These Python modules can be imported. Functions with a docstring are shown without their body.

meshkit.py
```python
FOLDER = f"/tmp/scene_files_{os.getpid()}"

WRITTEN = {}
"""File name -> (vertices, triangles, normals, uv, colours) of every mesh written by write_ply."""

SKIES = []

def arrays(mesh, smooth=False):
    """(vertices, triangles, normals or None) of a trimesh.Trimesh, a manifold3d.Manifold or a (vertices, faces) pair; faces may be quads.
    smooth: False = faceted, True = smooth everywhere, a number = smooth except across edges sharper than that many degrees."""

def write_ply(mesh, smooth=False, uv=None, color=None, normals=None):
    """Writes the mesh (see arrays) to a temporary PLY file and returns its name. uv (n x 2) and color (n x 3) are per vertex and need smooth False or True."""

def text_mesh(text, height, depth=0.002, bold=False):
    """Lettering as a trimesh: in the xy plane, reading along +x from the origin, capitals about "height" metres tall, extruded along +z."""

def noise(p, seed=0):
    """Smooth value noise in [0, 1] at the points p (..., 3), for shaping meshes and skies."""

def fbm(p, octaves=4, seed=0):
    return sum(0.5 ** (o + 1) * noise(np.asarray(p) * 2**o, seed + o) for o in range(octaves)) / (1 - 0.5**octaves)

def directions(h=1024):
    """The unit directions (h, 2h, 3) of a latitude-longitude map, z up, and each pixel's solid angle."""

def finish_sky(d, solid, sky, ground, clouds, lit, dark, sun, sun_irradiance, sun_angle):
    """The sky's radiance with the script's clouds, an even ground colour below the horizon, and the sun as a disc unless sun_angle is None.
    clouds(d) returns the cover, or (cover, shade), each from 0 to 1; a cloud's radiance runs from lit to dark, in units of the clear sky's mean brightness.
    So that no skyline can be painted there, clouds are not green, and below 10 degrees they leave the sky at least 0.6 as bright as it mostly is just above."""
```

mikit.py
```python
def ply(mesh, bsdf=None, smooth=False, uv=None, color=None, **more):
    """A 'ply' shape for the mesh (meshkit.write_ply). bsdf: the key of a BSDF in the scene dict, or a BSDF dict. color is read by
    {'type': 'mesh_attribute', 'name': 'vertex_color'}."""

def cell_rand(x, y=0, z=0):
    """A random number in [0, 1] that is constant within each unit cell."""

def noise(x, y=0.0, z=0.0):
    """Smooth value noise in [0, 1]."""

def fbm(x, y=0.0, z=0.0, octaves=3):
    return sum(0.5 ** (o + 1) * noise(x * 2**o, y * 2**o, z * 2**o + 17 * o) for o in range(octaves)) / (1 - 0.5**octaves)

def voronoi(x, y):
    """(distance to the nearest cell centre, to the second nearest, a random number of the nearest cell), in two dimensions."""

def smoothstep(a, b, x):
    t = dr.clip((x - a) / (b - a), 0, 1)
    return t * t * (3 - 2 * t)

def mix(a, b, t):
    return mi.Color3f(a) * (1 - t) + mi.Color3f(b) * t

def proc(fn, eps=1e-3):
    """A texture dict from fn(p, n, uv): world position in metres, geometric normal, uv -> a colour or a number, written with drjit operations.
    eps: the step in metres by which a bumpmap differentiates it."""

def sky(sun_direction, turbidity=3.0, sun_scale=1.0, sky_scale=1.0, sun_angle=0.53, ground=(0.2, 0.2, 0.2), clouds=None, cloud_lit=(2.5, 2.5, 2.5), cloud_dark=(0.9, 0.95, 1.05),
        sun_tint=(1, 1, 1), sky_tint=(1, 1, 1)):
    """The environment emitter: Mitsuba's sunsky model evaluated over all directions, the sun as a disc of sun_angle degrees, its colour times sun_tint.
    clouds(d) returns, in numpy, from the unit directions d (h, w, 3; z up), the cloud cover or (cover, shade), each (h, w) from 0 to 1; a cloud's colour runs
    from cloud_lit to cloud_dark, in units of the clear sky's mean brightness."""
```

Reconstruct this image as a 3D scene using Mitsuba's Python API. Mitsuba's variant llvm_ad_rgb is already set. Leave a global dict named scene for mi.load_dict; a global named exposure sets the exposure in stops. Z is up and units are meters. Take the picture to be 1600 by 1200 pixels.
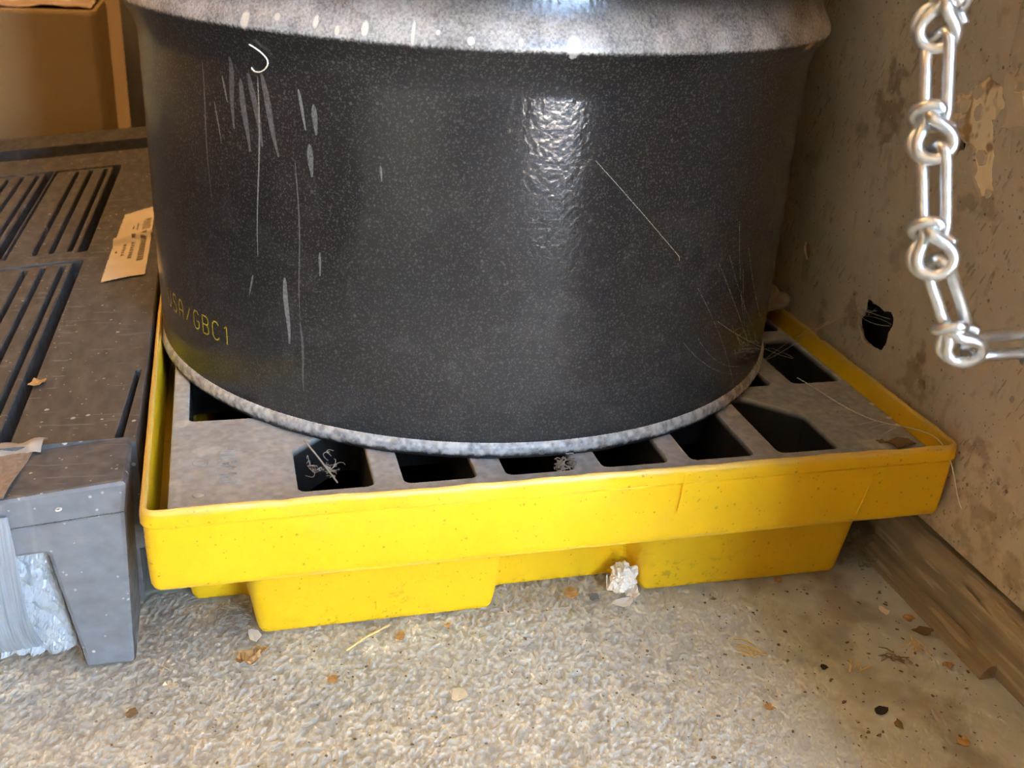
import math, random
import numpy as np, trimesh, shapely
import shapely.affinity
import drjit as dr
import mitsuba as mi
import mikit, meshkit
from mikit import proc, noise, fbm, voronoi, smoothstep, mix, cell_rand
from shapely.geometry import Polygon, box as sbox
from scipy.interpolate import CubicSpline
from scipy.spatial import Delaunay

T = mi.ScalarTransform4f
rng = np.random.default_rng(7)
random.seed(7)
scene, labels = {'type': 'scene'}, {}

# ------------------------------------------------------------------ camera, sky, exposure
CAM = np.array([0.0645, -0.6153, 0.5245])
FWD = np.array([0.24975, 0.87072, -0.42364])
UP = np.array([0.05674, 0.42360, 0.90407])
scene['camera'] = {'type': 'thinlens', 'fov': 51.09, 'fov_axis': 'x', 'aperture_radius': 0.0017, 'focus_distance': 0.80,
                   'near_clip': 0.02, 'far_clip': 200.0,
                   'to_world': T().look_at(origin=CAM.tolist(), target=(CAM + FWD).tolist(), up=UP.tolist())}
scene['sky'] = mikit.sky(sun_direction=(0.06, 0.42, 0.90), turbidity=3.5, sun_scale=1.0, sky_scale=1.0, ground=(0.3, 0.28, 0.24), sky_tint=(1.13, 1.0, 0.85))
exposure = 7.6

# ------------------------------------------------------------------ helpers
def key_for(name):
    if not any(k == name or k.startswith(name + '__') for k in scene):
        return name
    i = 1
    while any(k == f'{name}_{i:03d}' or k.startswith(f'{name}_{i:03d}__') for k in scene):
        i += 1
    return f'{name}_{i:03d}'

def add(name, mesh, m, smooth=False, parent=None, label=None, cat=None, group=None, kind=None, **kw):
    k = key_for((parent + '__' if parent else '') + name)
    scene[k] = mikit.ply(mesh, m, smooth=smooth, **kw)
    tag(k, label, cat, group, kind)
    return k

def tag(k, label=None, cat=None, group=None, kind=None):
    e = {a: b for a, b in (('label', label), ('category', cat), ('group', group), ('kind', kind)) if b}
    if e:
        labels[k] = e
    return k

def tm(v, f):
    return trimesh.Trimesh(np.asarray(v, float), np.asarray(f, int), process=False)

def cat(ms):
    return trimesh.util.concatenate(ms)

def bx(x0, x1, y0, y1, z0, z1, b=0.0):
    m = ebev(sbox(x0, y0, x1, y1), z0, z1, b) if b else trimesh.creation.box(bounds=[[x0, y0, z0], [x1, y1, z1]])
    return m

def resample(poly_ring, step):
    p = np.asarray(poly_ring)[:, :2]
    if np.allclose(p[0], p[-1]):
        p = p[:-1]
    out = []
    for a, b in zip(p, np.roll(p, -1, 0)):
        n = max(1, int(np.ceil(np.hypot(*(b - a)) / step)))
        out += [a + (b - a) * t for t in np.arange(n) / n]
    return np.array(out)

def ring_normals(p):
    e = np.roll(p, -1, 0) - p
    e /= np.linalg.norm(e, axis=1, keepdims=True) + 1e-15
    n = np.stack([e[:, 1], -e[:, 0]], 1)
    m = n + np.roll(n, 1, 0)
    l = np.linalg.norm(m, axis=1, keepdims=True) + 1e-12
    m /= l
    c = np.clip((m * n).sum(1, keepdims=True), 0.5, 1)
    return m / c                               # outward for a counter-clockwise ring

def tri2d(poly):
    v, f = trimesh.creation.triangulate_polygon(poly, engine='earcut')
    return np.asarray(v), np.asarray(f)

def bridge(r0, r1):
    n = len(r0)
    i = np.arange(n); j = (i + 1) % n
    return np.vstack([np.stack([i, j, n + j], 1), np.stack([i, n + j, n + i], 1)])

def loft(p, prof, cap0=True, cap1=True):
    """Closed ccw ring p (n,2) carried through prof = [(outward offset, z), ...] from bottom to top."""
    nrm = ring_normals(p)
    rings = [np.column_stack([p + nrm * o, np.full(len(p), z)]) for o, z in prof]
    v, f, n = np.vstack(rings), [], len(p)
    for k in range(len(rings) - 1):
        f.append(bridge(rings[k], rings[k + 1]) + k * n)
    v = [v]
    base = len(rings) * n
    for on, ring, flip in ((cap0, rings[0], True), (cap1, rings[-1], False)):
        if on:
            tv, tf = tri2d(Polygon(ring[:, :2]))
            v.append(np.column_stack([tv, np.full(len(tv), ring[0, 2])]))
            f.append((tf[:, ::-1] if flip else tf) + base)
            base += len(tv)
    return tm(np.vstack(v), np.vstack(f))

def orient(ring, ccw=True):
    p = np.asarray(ring)[:, :2]
    if np.allclose(p[0], p[-1]):
        p = p[:-1]
    a = 0.5 * np.sum(p[:, 0] * np.roll(p[:, 1], -1) - np.roll(p[:, 0], -1) * p[:, 1])
    return p if (a > 0) == ccw else p[::-1]

def ebev(poly, z0, z1, b=0.001, bottom=True, step=None):
    """Extruded polygon with holes, its upper edges chamfered by b."""
    ms, ext, holes = [], None, []
    for i, r in enumerate([poly.exterior] + list(poly.interiors)):
        p = orient(r.coords, i == 0)
        if step:
            p = resample(np.vstack([p, p[:1]]), step)
        n = ring_normals(p)
        top = p - n * b
        rings = [np.column_stack([p, np.full(len(p), z0)]), np.column_stack([p, np.full(len(p), z1 - b)]), np.column_stack([p - n * b * .35, np.full(len(p), z1 - b * .35)]), np.column_stack([top, np.full(len(p), z1)])]
        f = np.vstack([bridge(rings[0], rings[1]) + k * len(p) for k in range(3)])
        ms.append(tm(np.vstack(rings), f))
        if i == 0: ext = top
        else: holes.append(top)
    tv, tf = tri2d(Polygon(ext, holes))
    ms.append(tm(np.column_stack([tv, np.full(len(tv), z1)]), tf))
    if bottom:
        tv, tf = tri2d(poly)
        ms.append(tm(np.column_stack([tv, np.full(len(tv), z0)]), tf[:, ::-1]))
    return cat(ms)

def rounded(poly, r):
    return poly.buffer(-r, quad_segs=6).buffer(2 * r, quad_segs=6).buffer(-r, quad_segs=6)

def rrect(x0, y0, x1, y1, r, q=6):
    return sbox(x0 + r, y0 + r, x1 - r, y1 - r).buffer(r, quad_segs=q)

def spline(pts, n=8):
    pts = np.asarray(pts, float)
    d = np.r_[0, np.cumsum(np.sqrt(np.linalg.norm(np.diff(pts, axis=0), axis=1)))]
    return CubicSpline(d, pts)(np.linspace(0, d[-1], n * (len(pts) - 1) + 1))

def tube(pts, r, sides=8, cap=True):
    p = np.asarray(pts, float); n = len(p)
    r = np.broadcast_to(r, (n,)).astype(float)
    t = np.gradient(p, axis=0); t /= np.linalg.norm(t, axis=1, keepdims=True) + 1e-15
    a = np.cross(t[0], [0.3, 0.5, 0.81]); a /= np.linalg.norm(a)
    A = []
    for k in range(n):
        a = a - t[k] * (a @ t[k]); a /= np.linalg.norm(a) + 1e-15
        A.append(a)
    A = np.array(A); B = np.cross(t, A)
    ang = np.arange(sides) * 2 * np.pi / sides
    v = p[:, None] + r[:, None, None] * (np.cos(ang)[None, :, None] * A[:, None] + np.sin(ang)[None, :, None] * B[:, None])
    f = np.vstack([bridge(v[k], v[k + 1]) + k * sides for k in range(n - 1)])
    v = v.reshape(-1, 3)
    if cap:
        v = np.vstack([v, p[0] - t[0] * r[0] * .3, p[-1] + t[-1] * r[-1] * .3])
        i = np.arange(sides); j = (i + 1) % sides
        f = np.vstack([f, np.stack([j, i, np.full(sides, n * sides)], 1), np.stack([(n - 1) * sides + i, (n - 1) * sides + j, np.full(sides, n * sides + 1)], 1)])
    return tm(v, f)

def lathe(prof, cx, cy, n=256, a0=0.0):
    prof = np.asarray(prof, float)
    a = a0 + np.arange(n) * 2 * np.pi / n
    v = np.stack([cx + prof[:, 0][:, None] * np.cos(a), cy + prof[:, 0][:, None] * np.sin(a), np.broadcast_to(prof[:, 1][:, None], (len(prof), n))], -1)
    f = np.vstack([bridge(v[k], v[k + 1]) + k * n for k in range(len(prof) - 1)])
    return tm(v.reshape(-1, 3), f)

def grid_mesh(P):
    """P (a, b, 3) -> open sheet."""
    a, b = P.shape[:2]
    i, j = np.meshgrid(np.arange(a - 1), np.arange(b - 1), indexing='ij')
    k = (i * b + j).ravel()
    return tm(P.reshape(-1, 3), np.vstack([np.stack([k, k + b, k + b + 1], 1), np.stack([k, k + b + 1, k + 1], 1)]))

def thick(P, t):
    """A sheet P (a,b,3) given real thickness t."""
    du, dv = np.gradient(P, axis=0), np.gradient(P, axis=1)
    n = np.cross(du, dv); n /= np.linalg.norm(n, axis=2, keepdims=True) + 1e-15
    up, lo = grid_mesh(P + n * t / 2), grid_mesh(P - n * t / 2)
    lo.faces = lo.faces[:, ::-1]
    a, b = P.shape[:2]
    edge = np.r_[np.arange(b), np.arange(1, a) * b + b - 1, (a - 1) * b + np.arange(b - 2, -1, -1), np.arange(a - 2, 0, -1) * b]
    q = np.vstack([up.vertices[edge], lo.vertices[edge]])
    return cat([up, lo, tm(q, bridge(edge, edge)[:, ::-1])])

# ------------------------------------------------------------------ materials
def mat(key, d, bump=None, scale=1.0, eps=4e-4, two=True):
    if bump is not None:
        d = {'type': 'bumpmap', 'tex': proc(bump, eps), 'scale': scale, 'bsdf': d}
    scene[key] = {'type': 'twosided', 'bsdf': d} if two else d
    return key

def principled(color, rough=0.5, **kw):
    c = proc(color) if callable(color) else {'type': 'rgb', 'value': list(color)}
    r = proc(rough) if callable(rough) else rough
    return {'type': 'principled', 'base_color': c, 'roughness': r, **kw}

def specks(x, y, f, dens, size):
    """Sparse round specks on a plane: 1 inside a speck."""
    d, _, w = voronoi(x * f, y * f)
    return dr.select(w < dens, 1.0, 0.0) * (1 - smoothstep(size * .6, size, d * (0.6 + w / dens * .8)))

def floor_col(p, n, uv):
    big = fbm(p.x * 5, p.y * 5, 3.0, 3)
    pit_shade = smoothstep(-.0010, -.0021, p.z)
    fine = fbm(p.x * 160, p.y * 160, 1.0, 2)
    c = mix((0.385, 0.375, 0.325), (0.52, 0.51, 0.45), big * .7 + fine * .45)
    c = mix(c, (0.17, 0.15, 0.12), pit_shade * .45)  # pits painted darker, standing in for relief shading
    right_brown = smoothstep(.50, .75, fbm(p.x * 26 + 7, p.y * 26, 2.0, 3)) * smoothstep(.40, .62, p.x + .10 * noise(p.x * 20, p.y * 20)) * .55  # brown patches, denser towards the right wall
    edge = smoothstep(.085, .02, p.y - 0.0) * 0
    under = smoothstep(.03, .09, p.y + .02 * noise(p.x * 60, p.y * 60)) * smoothstep(1.2, .3, p.y) * .45  # shade beneath the tray and pallet put into the floor colour
    c = mix(c, (0.16, 0.115, 0.065), dr.clip(right_brown + under + edge, 0, 1))
    return mix(c, (0.06, 0.045, 0.03), specks(p.x, p.y, 230, .02, .22) * .6)
def floor_bump(p, n, uv):
    sm = 1 - .75 * smoothstep(.36, .50, p.x)
    wob = fbm(p.x * 60, p.y * 60, 0.0, 2) * 2.2
    ridges = fbm(p.x * 300 + wob, p.y * 170 + wob, 5.0, 3)
    return (ridges * .5 + noise(p.x * 700, p.y * 700) * .25) * sm
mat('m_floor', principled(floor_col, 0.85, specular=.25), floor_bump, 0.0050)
mat('m_slab', principled((0.58, 0.555, 0.51), 0.9))

STAINS = [(.1902, .3696, .026, .034, .9), (.225, .340, .010, .016, .6), (.1413, .256, .014, .02, .35), (.080, .172, .022, .022, .75), (.0803, .190, .006, .016, .7),
          (-.0323, .1056, .014, .012, .6), (-.0114, .150, .012, .014, .6), (-.077, .086, .012, .012, .5), (.186, .182, .012, .022, .75), (.236, .166, .008, .022, .6),
          (.30, .30, .012, .02, .5), (.055, .325, .025, .014, .6), (.28, .20, .008, .03, .45)]
def wall_col(p, n, uv):
    y, z = p.y, p.z
    blot = fbm(y * 7, z * 7, 2.0, 3)
    c = mix((0.40, 0.315, 0.205), (0.56, 0.46, 0.32), blot * .8 + fbm(y * 60, z * 60, 4.0, 2) * .3)
    wob = fbm(y * 90, z * 90, 6.0, 3)
    for sy, sz, ry, rz, k in STAINS:
        d = dr.sqrt(dr.square((y - sy) / ry) + dr.square((z - sz) / rz))
        c = mix(c, (0.20, 0.115, 0.045), smoothstep(1.05, .25, d + (wob - .5) * 2.2) * k * .75)
    streak = smoothstep(.66, .78, fbm(y * 130 + fbm(y * 20, z * 20, 1.0, 2) * 3, z * 75, 9.0, 3)) * .22
    c = mix(c, (0.23, 0.15, 0.07), streak)
    low = smoothstep(.20, .06, z) * smoothstep(.42, .72, fbm(y * 95, z * 95, 8.0, 3)) * .5
    c = mix(c, (0.22, 0.15, 0.07), low)
    scr = smoothstep(.70, .78, fbm(y * 380 + z * 160, z * 90 - y * 60, 4.0, 2)) * smoothstep(.45, .62, fbm(y * 24, z * 24, 12.0, 2))
    c = mix(c, (0.20, 0.125, 0.055), scr * .5)
    c = mix(c, (0.62, 0.53, 0.38), smoothstep(.70, .80, fbm(y * 260, z * 330, 15.0, 2)) * .25)
    return mix(c, (0.10, 0.065, 0.03), dr.clip(specks(y, z, 105, .05, .13) * .7 + specks(y + 1, z, 260, .06, .2) * .6, 0, 1))
def wall_bump(p, n, uv):
    return fbm(p.y * 18, p.z * 18, 2.0, 3) + .12 * fbm(p.y * 220, p.z * 220, 2.0, 2)
mat('m_wall', principled(wall_col, 0.6, specular=.3), wall_bump, 0.0030)
mat('m_backing', principled(lambda p, n, uv: mix((0.36, 0.22, 0.085), (0.84, 0.68, 0.43), smoothstep(.42, .62, fbm(p.y * 95, p.z * 60, 1.0, 3))), 0.8),
    lambda p, n, uv: fbm(p.y * 150, p.z * 110, 1.0, 3), 0.003)
mat('m_flake', principled(lambda p, n, uv: mix((0.52, 0.41, 0.26), (0.64, 0.52, 0.36), fbm(p.y * 50, p.z * 50, 1.0, 3)), 0.6), lambda p, n, uv: fbm(p.y * 90, p.z * 90, 1.0, 3), 0.0015)
mat('m_dark', principled((0.03, 0.022, 0.014), 0.9))
def curb_col(p, n, uv):
    g = fbm(p.y * 8, p.z * 140 + p.x * 140, 2.0, 3)
    c = mix((0.17, 0.12, 0.065), (0.40, 0.31, 0.19), g)
    return mix(c, (0.55, 0.47, 0.33), smoothstep(.60, .76, fbm(p.y * 20, p.z * 190 + p.x * 120, 5.0, 3)) * .4)
mat('m_curb', principled(curb_col, 0.85), lambda p, n, uv: fbm(p.y * 40, p.z * 170 + p.x * 170, 1.0, 3), 0.006)
mat('m_tan', principled(lambda p, n, uv: mix((0.40, 0.275, 0.115), (0.48, 0.335, 0.15), fbm(p.x * 9, p.z * 14, 1.0, 3)), 0.55))
mat('m_boxtop', principled(lambda p, n, uv: mix((0.55, 0.40, 0.30), (0.75, 0.60, 0.45), smoothstep(.4, .7, fbm(p.x * 30, p.y * 30, 1.0, 3))), 0.4))
mat('m_cabinet', principled((0.20, 0.175, 0.135), 0.5))
mat('m_interior', principled((0.62, 0.45, 0.26), 0.8))
mat('m_jamb', principled((0.50, 0.40, 0.27), 0.6))

def yellow_col(p, n, uv):
    u = p.x + p.y
    c = mix((0.74, 0.435, 0.006), (0.78, 0.47, 0.009), fbm(u * 12, p.z * 20, 1.0, 2))
    d1 = specks(u, p.z, 120, .10, .11) * .6
    d2 = specks(u + 3, p.z, 330, .05, .2) * .5
    low = smoothstep(.06, .0, p.z) * smoothstep(.60, .72, fbm(u * 330, p.z * 330, 3.0, 3)) * smoothstep(.45, .65, fbm(u * 40, p.z * 40, 5.0, 2)) * .5
    c = mix(c, (0.30, 0.16, 0.02), dr.clip(d1 + d2 + low, 0, 1))
    dust = smoothstep(.1435, .1492, p.z + .003 * (fbm(u * 90, p.z * 90, 2.0, 2) - .5)) * .42 + smoothstep(.0895, .0845, p.z + .004 * (fbm(u * 60, 1.0, 2.0, 2) - .5)) * smoothstep(.0805, .084, p.z) * .30
    return mix(c, (0.60, 0.46, 0.22), dust)
mat('m_yellow', principled(yellow_col, 0.38, specular=.45), lambda p, n, uv: fbm((p.x + p.y) * 26, p.z * 26, 1.0, 2) + .03 * fbm((p.x + p.y) * 500, p.z * 500, 1.0, 2), 0.004)

def grate_col(p, n, uv):
    f = fbm(p.x * 220, p.y * 220, 1.0, 2)
    b = fbm(p.x * 17, p.y * 17, 4.0, 3)
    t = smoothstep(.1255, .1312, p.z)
    dust = mix((0.28, 0.272, 0.25), (0.47, 0.465, 0.435), b * .65 + f * .5)
    dust = mix(dust, (0.60, 0.57, 0.50), smoothstep(.70, .80, fbm(p.x * 45, p.y * 45, 9.0, 3)) * .5)
    side = smoothstep(.022, .008, p.x) * .6
    dust = mix(dust, (0.50, 0.34, 0.14), side)
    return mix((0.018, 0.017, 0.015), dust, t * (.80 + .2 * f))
mat('m_grate', principled(grate_col, 0.8, specular=.25), lambda p, n, uv: fbm(p.x * 380, p.y * 380, 1.0, 3) + .6 * fbm(p.x * 70, p.y * 70, 1.0, 2), 0.0012)

DCX, DCY, RB, ZB = 0.2901, 0.3489, 0.2860, 0.1315
# streaks on the drum paint: angle, top z, angle, bottom z, half width (m), strength
RUNS = [(225.9, .396, 224.5, .268, .0007, .9), (220.9, .406, 220.8, .358, .0022, .35), (222.6, .392, 223.7, .345, .0025, .40), (226.5, .398, 228.9, .345, .0024, .40), (224.3, .397, 226.2, .350, .0024, .35),
        (232.5, .392, 233.5, .366, .0012, .8), (234.8, .383, 235.1, .364, .0020, .55), (234.0, .356, 234.3, .335, .0022, .55), (231.8, .344, 231.9, .227, .0006, .35), (229.25, .256, 229.66, .206, .0020, .8),
        (223.2, .252, 222.3, .236, .0009, .8), (244.4, .348, 244.6, .338, .0008, .6), (235.3, .281, 235.25, .264, .0009, .7), (219.0, .392, 219.8, .375, .0010, .55), (217.0, .373, 218.0, .345, .0008, .5), (214.5, .40, 214.8, .30, .0008, .3),
        (231.8, .225, 232.1, .17, .0010, .35)]
BLOTS = [(226.2, .4335, .0045, .0075, .9), (236.5, .438, .0025, .005, .8), (243.0, .4365, .003, .006, .8), (256.0, .434, .003, .003, .9), (268.5, .4325, .006, .0085, .7), (249.0, .436, .0015, .010, .7), (212.5, .4425, .004, .005, .6), (231.0, .438, .003, .003, .7), (262.0, .4345, .002, .003, .7), (239.5, .434, .002, .004, .7), (252.0, .4375, .002, .002, .8)]
def drum_col(p, n, uv):
    ax, ay = p.x - DCX, p.y - DCY
    th = dr.atan2(ay, ax) * (180 / math.pi)
    th = dr.select(th < 0, th + 360, th)
    s = th * (math.pi / 180 * RB)
    z = p.z
    c = mi.Color3f(0.0095, 0.0095, 0.0105)
    film = .004 + .022 * fbm(s * 9, z * 9, 1.0, 3)                             # thin dust film over the paint
    sp = dr.clip(specks(s, z, 420, .35, .32) * .6 + specks(s + 2, z, 760, .40, .40) * .6 + specks(s, z + 3, 120, .10, .11) * 1.3, 0, 1)
    blotch = smoothstep(.56, .70, fbm(s * 55, z * 55, 7.0, 2)) * smoothstep(.5, .25, dr.abs(z - .24) * 4) * .10
    lowd = smoothstep(.30, .15, z) * .04
    c = mix(c, (0.36, 0.34, 0.31), dr.clip(film + sp * .10 + blotch * .15 + lowd, 0, 1))
    grit = fbm(s * 800, z * 800, 3.0, 2)
    hoop = smoothstep(.4275, .4310, z + .0022 * (grit - .5)) * smoothstep(.466, .437, z) + smoothstep(.7275, .731, z) * smoothstep(.768, .748, z)
    c = mix(c, (0.50, 0.485, 0.455), hoop * dr.clip(.42 + .5 * (grit - .3) + .5 * (fbm(s * 60, z * 60, 2.0, 2) - .5), 0, 1))
    run = mi.Float(0)
    for a0, z0, a1, z1, w, k in RUNS:
        t = dr.clip((z0 - z) / (z0 - z1), 0, 1)
        a = a0 + (a1 - a0) * t + .22 * min(1.0, ((z0 - z1) / .07) ** 2) * dr.sin(t * 6 + a0)
        d = dr.sqrt(dr.square((th - a) * (math.pi / 180 * RB)) + dr.square(dr.maximum(dr.maximum(z - z0, z1 - z), 0))) / (w * (.40 + .75 * dr.sin(math.pi * dr.power(t + 1e-4, .65))))
        run = dr.maximum(run, smoothstep(1.15, .7, d) * k * (.35 + .95 * fbm(s * 1100, z * 700, 1.0, 2)))
    c = mix(c, (0.40, 0.395, 0.375), dr.clip(run, 0, 1) * .55)
    bl = mi.Float(0)
    for a, z0, ra, rz, k in BLOTS:
        d = dr.sqrt(dr.square((th - a) * (math.pi / 180 * RB) / (ra * .75)) + dr.square((z - z0) / (rz * .8))) + (grit - .5) * .5
        bl = dr.maximum(bl, smoothstep(1.1, .8, d) * k)
    c = mix(c, (0.66, 0.62, 0.53), bl * .75)
    rust = smoothstep(1.0, .3, dr.sqrt(dr.square((th - 313) / 2.2) + dr.square((z - .4265) / .004)) + (grit - .5)) * .8
    return mix(c, (0.35, 0.13, 0.035), rust)
def drum_rough(p, n, uv):
    s = dr.atan2(p.y - DCY, p.x - DCX) * RB
    dusty = smoothstep(.4275, .4310, p.z) * smoothstep(.468, .448, p.z)
    return .15 + .07 * noise(s * 30, p.z * 30) + .12 * dusty
def drum_bump(p, n, uv):
    s = dr.atan2(p.y - DCY, p.x - DCX) * RB
    return fbm(s * 330, p.z * 330, 3.0, 2) + 5 * noise(s * 9, p.z * 5)
mat('m_drum', principled(drum_col, drum_rough, specular=.55), drum_bump, 0.00022)
def chime_col(p, n, uv):
    s = dr.atan2(p.y - DCY, p.x - DCX) * RB
    g = fbm(s * 260, p.z * 260, 1.0, 3)
    k = smoothstep(.1345, .1385, p.z + .003 * (g - .5)) * dr.clip(.55 + 1.1 * (g - .3), 0, 1)
    return mix((0.02, 0.02, 0.021), (0.52, 0.50, 0.46), k)
mat('m_chime', principled(chime_col, 0.32, specular=.5), lambda p, n, uv: fbm(p.x * 500, p.y * 500, p.z * 500, 2), 0.0010)
mat('m_stencil', principled((0.40, 0.31, 0.015), 0.6))

def pal_col(p, n, uv):
    f = fbm(p.x * 120, p.y * 120, p.z * 120, 3)
    c = mix((0.060, 0.058, 0.057), (0.135, 0.132, 0.130), f)
    c = mix(c, mix((0.150, 0.156, 0.163), (0.25, 0.258, 0.268), f * .7 + .5 * (fbm(p.x * 26, p.z * 26, 1.0, 3) - .25)), smoothstep(.5, .85, dr.abs(n.y)) * smoothstep(.06, .05, p.y) * .8)  # front faces painted paler and bluish, standing in for cool sky light
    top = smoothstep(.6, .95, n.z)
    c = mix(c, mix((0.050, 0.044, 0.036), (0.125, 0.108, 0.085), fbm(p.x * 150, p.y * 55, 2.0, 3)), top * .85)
    sb = dr.select(dr.abs(n.y) > .7, p.z, p.y)
    sp = specks(p.x, sb, 95, .04, .13) + specks(p.x, sb + 5, 240, .05, .2) * .6
    c = mix(c, (0.55, 0.55, 0.53), dr.clip(sp, 0, 1) * .7)
    scr = smoothstep(.72, .80, fbm(p.x * 40, p.y * 230 + p.x * 60, 5.0, 3)) * .2
    return mix(c, (0.30, 0.28, 0.25), scr)
mat('m_pallet', principled(pal_col, 0.48, specular=.45), lambda p, n, uv: fbm(p.x * 260, p.y * 260, p.z * 260, 3) + fbm(p.x * 30, p.y * 30, p.z * 30, 2), 0.0011)
mat('m_tape', principled(lambda p, n, uv: mix((0.20, 0.22, 0.24), (0.36, 0.39, 0.42), fbm(p.x * 900, p.z * 25, 1.0, 3)), 0.38, specular=.5))
mat('m_tapetop', principled(lambda p, n, uv: mix((0.19, 0.145, 0.105), (0.33, 0.26, 0.20), fbm(p.x * 420, p.y * 420, 1.0, 3)), 0.6))
mat('m_cleartape', principled((0.36, 0.33, 0.29), 0.3, spec_trans=0.0, specular=.6))
mat('m_label', principled(lambda p, n, uv: mix((0.72, 0.58, 0.38), (0.78, 0.64, 0.43), noise(p.x * 60, p.y * 60)), 0.5))
mat('m_print', principled((0.16, 0.12, 0.07), 0.7))
mat('m_bag', principled(lambda p, n, uv: mix((0.32, 0.33, 0.335), (0.50, 0.51, 0.515), fbm(p.x * 90, p.z * 90, p.y * 90, 2)), 0.22, specular=.7, clearcoat=.6, clearcoat_gloss=.85))
mat('m_chain', principled(lambda p, n, uv: mix((0.56, 0.57, 0.56), (0.76, 0.77, 0.76), fbm(p.x * 300, p.y * 300, p.z * 300, 2)), 0.34, metallic=1.0))
mat('m_paper', principled((0.80, 0.72, 0.60), 0.6))
mat('m_leaf', principled(lambda p, n, uv: mix((0.34, 0.18, 0.055), (0.52, 0.31, 0.12), noise(p.x * 300, p.y * 300)), 0.7))
mat('m_palechip', principled((0.66, 0.56, 0.38), 0.7))
mat('m_brownleaf', principled((0.20, 0.12, 0.05), 0.8))
mat('m_crumb', principled((0.17, 0.11, 0.055), 0.9))
mat('m_straw', principled((0.62, 0.47, 0.20), 0.6))
mat('m_darkbit', principled((0.025, 0.02, 0.018), 0.6))
mat('m_greybit', principled((0.15, 0.15, 0.16), 0.7))
mat('m_shade_sheet', principled((0.012, 0.010, 0.007), 0.35))  # black of the sheet that darkens the tray inside
mat('m_web', principled((0.36, 0.32, 0.26), 0.6))
mat('m_thread', principled((0.72, 0.66, 0.55), 0.6))
mat('m_dust', principled(lambda p, n, uv: mix((0.20, 0.16, 0.11), (0.42, 0.36, 0.28), fbm(p.x * 200, p.y * 200, p.z * 200, 2)), 0.9))

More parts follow.
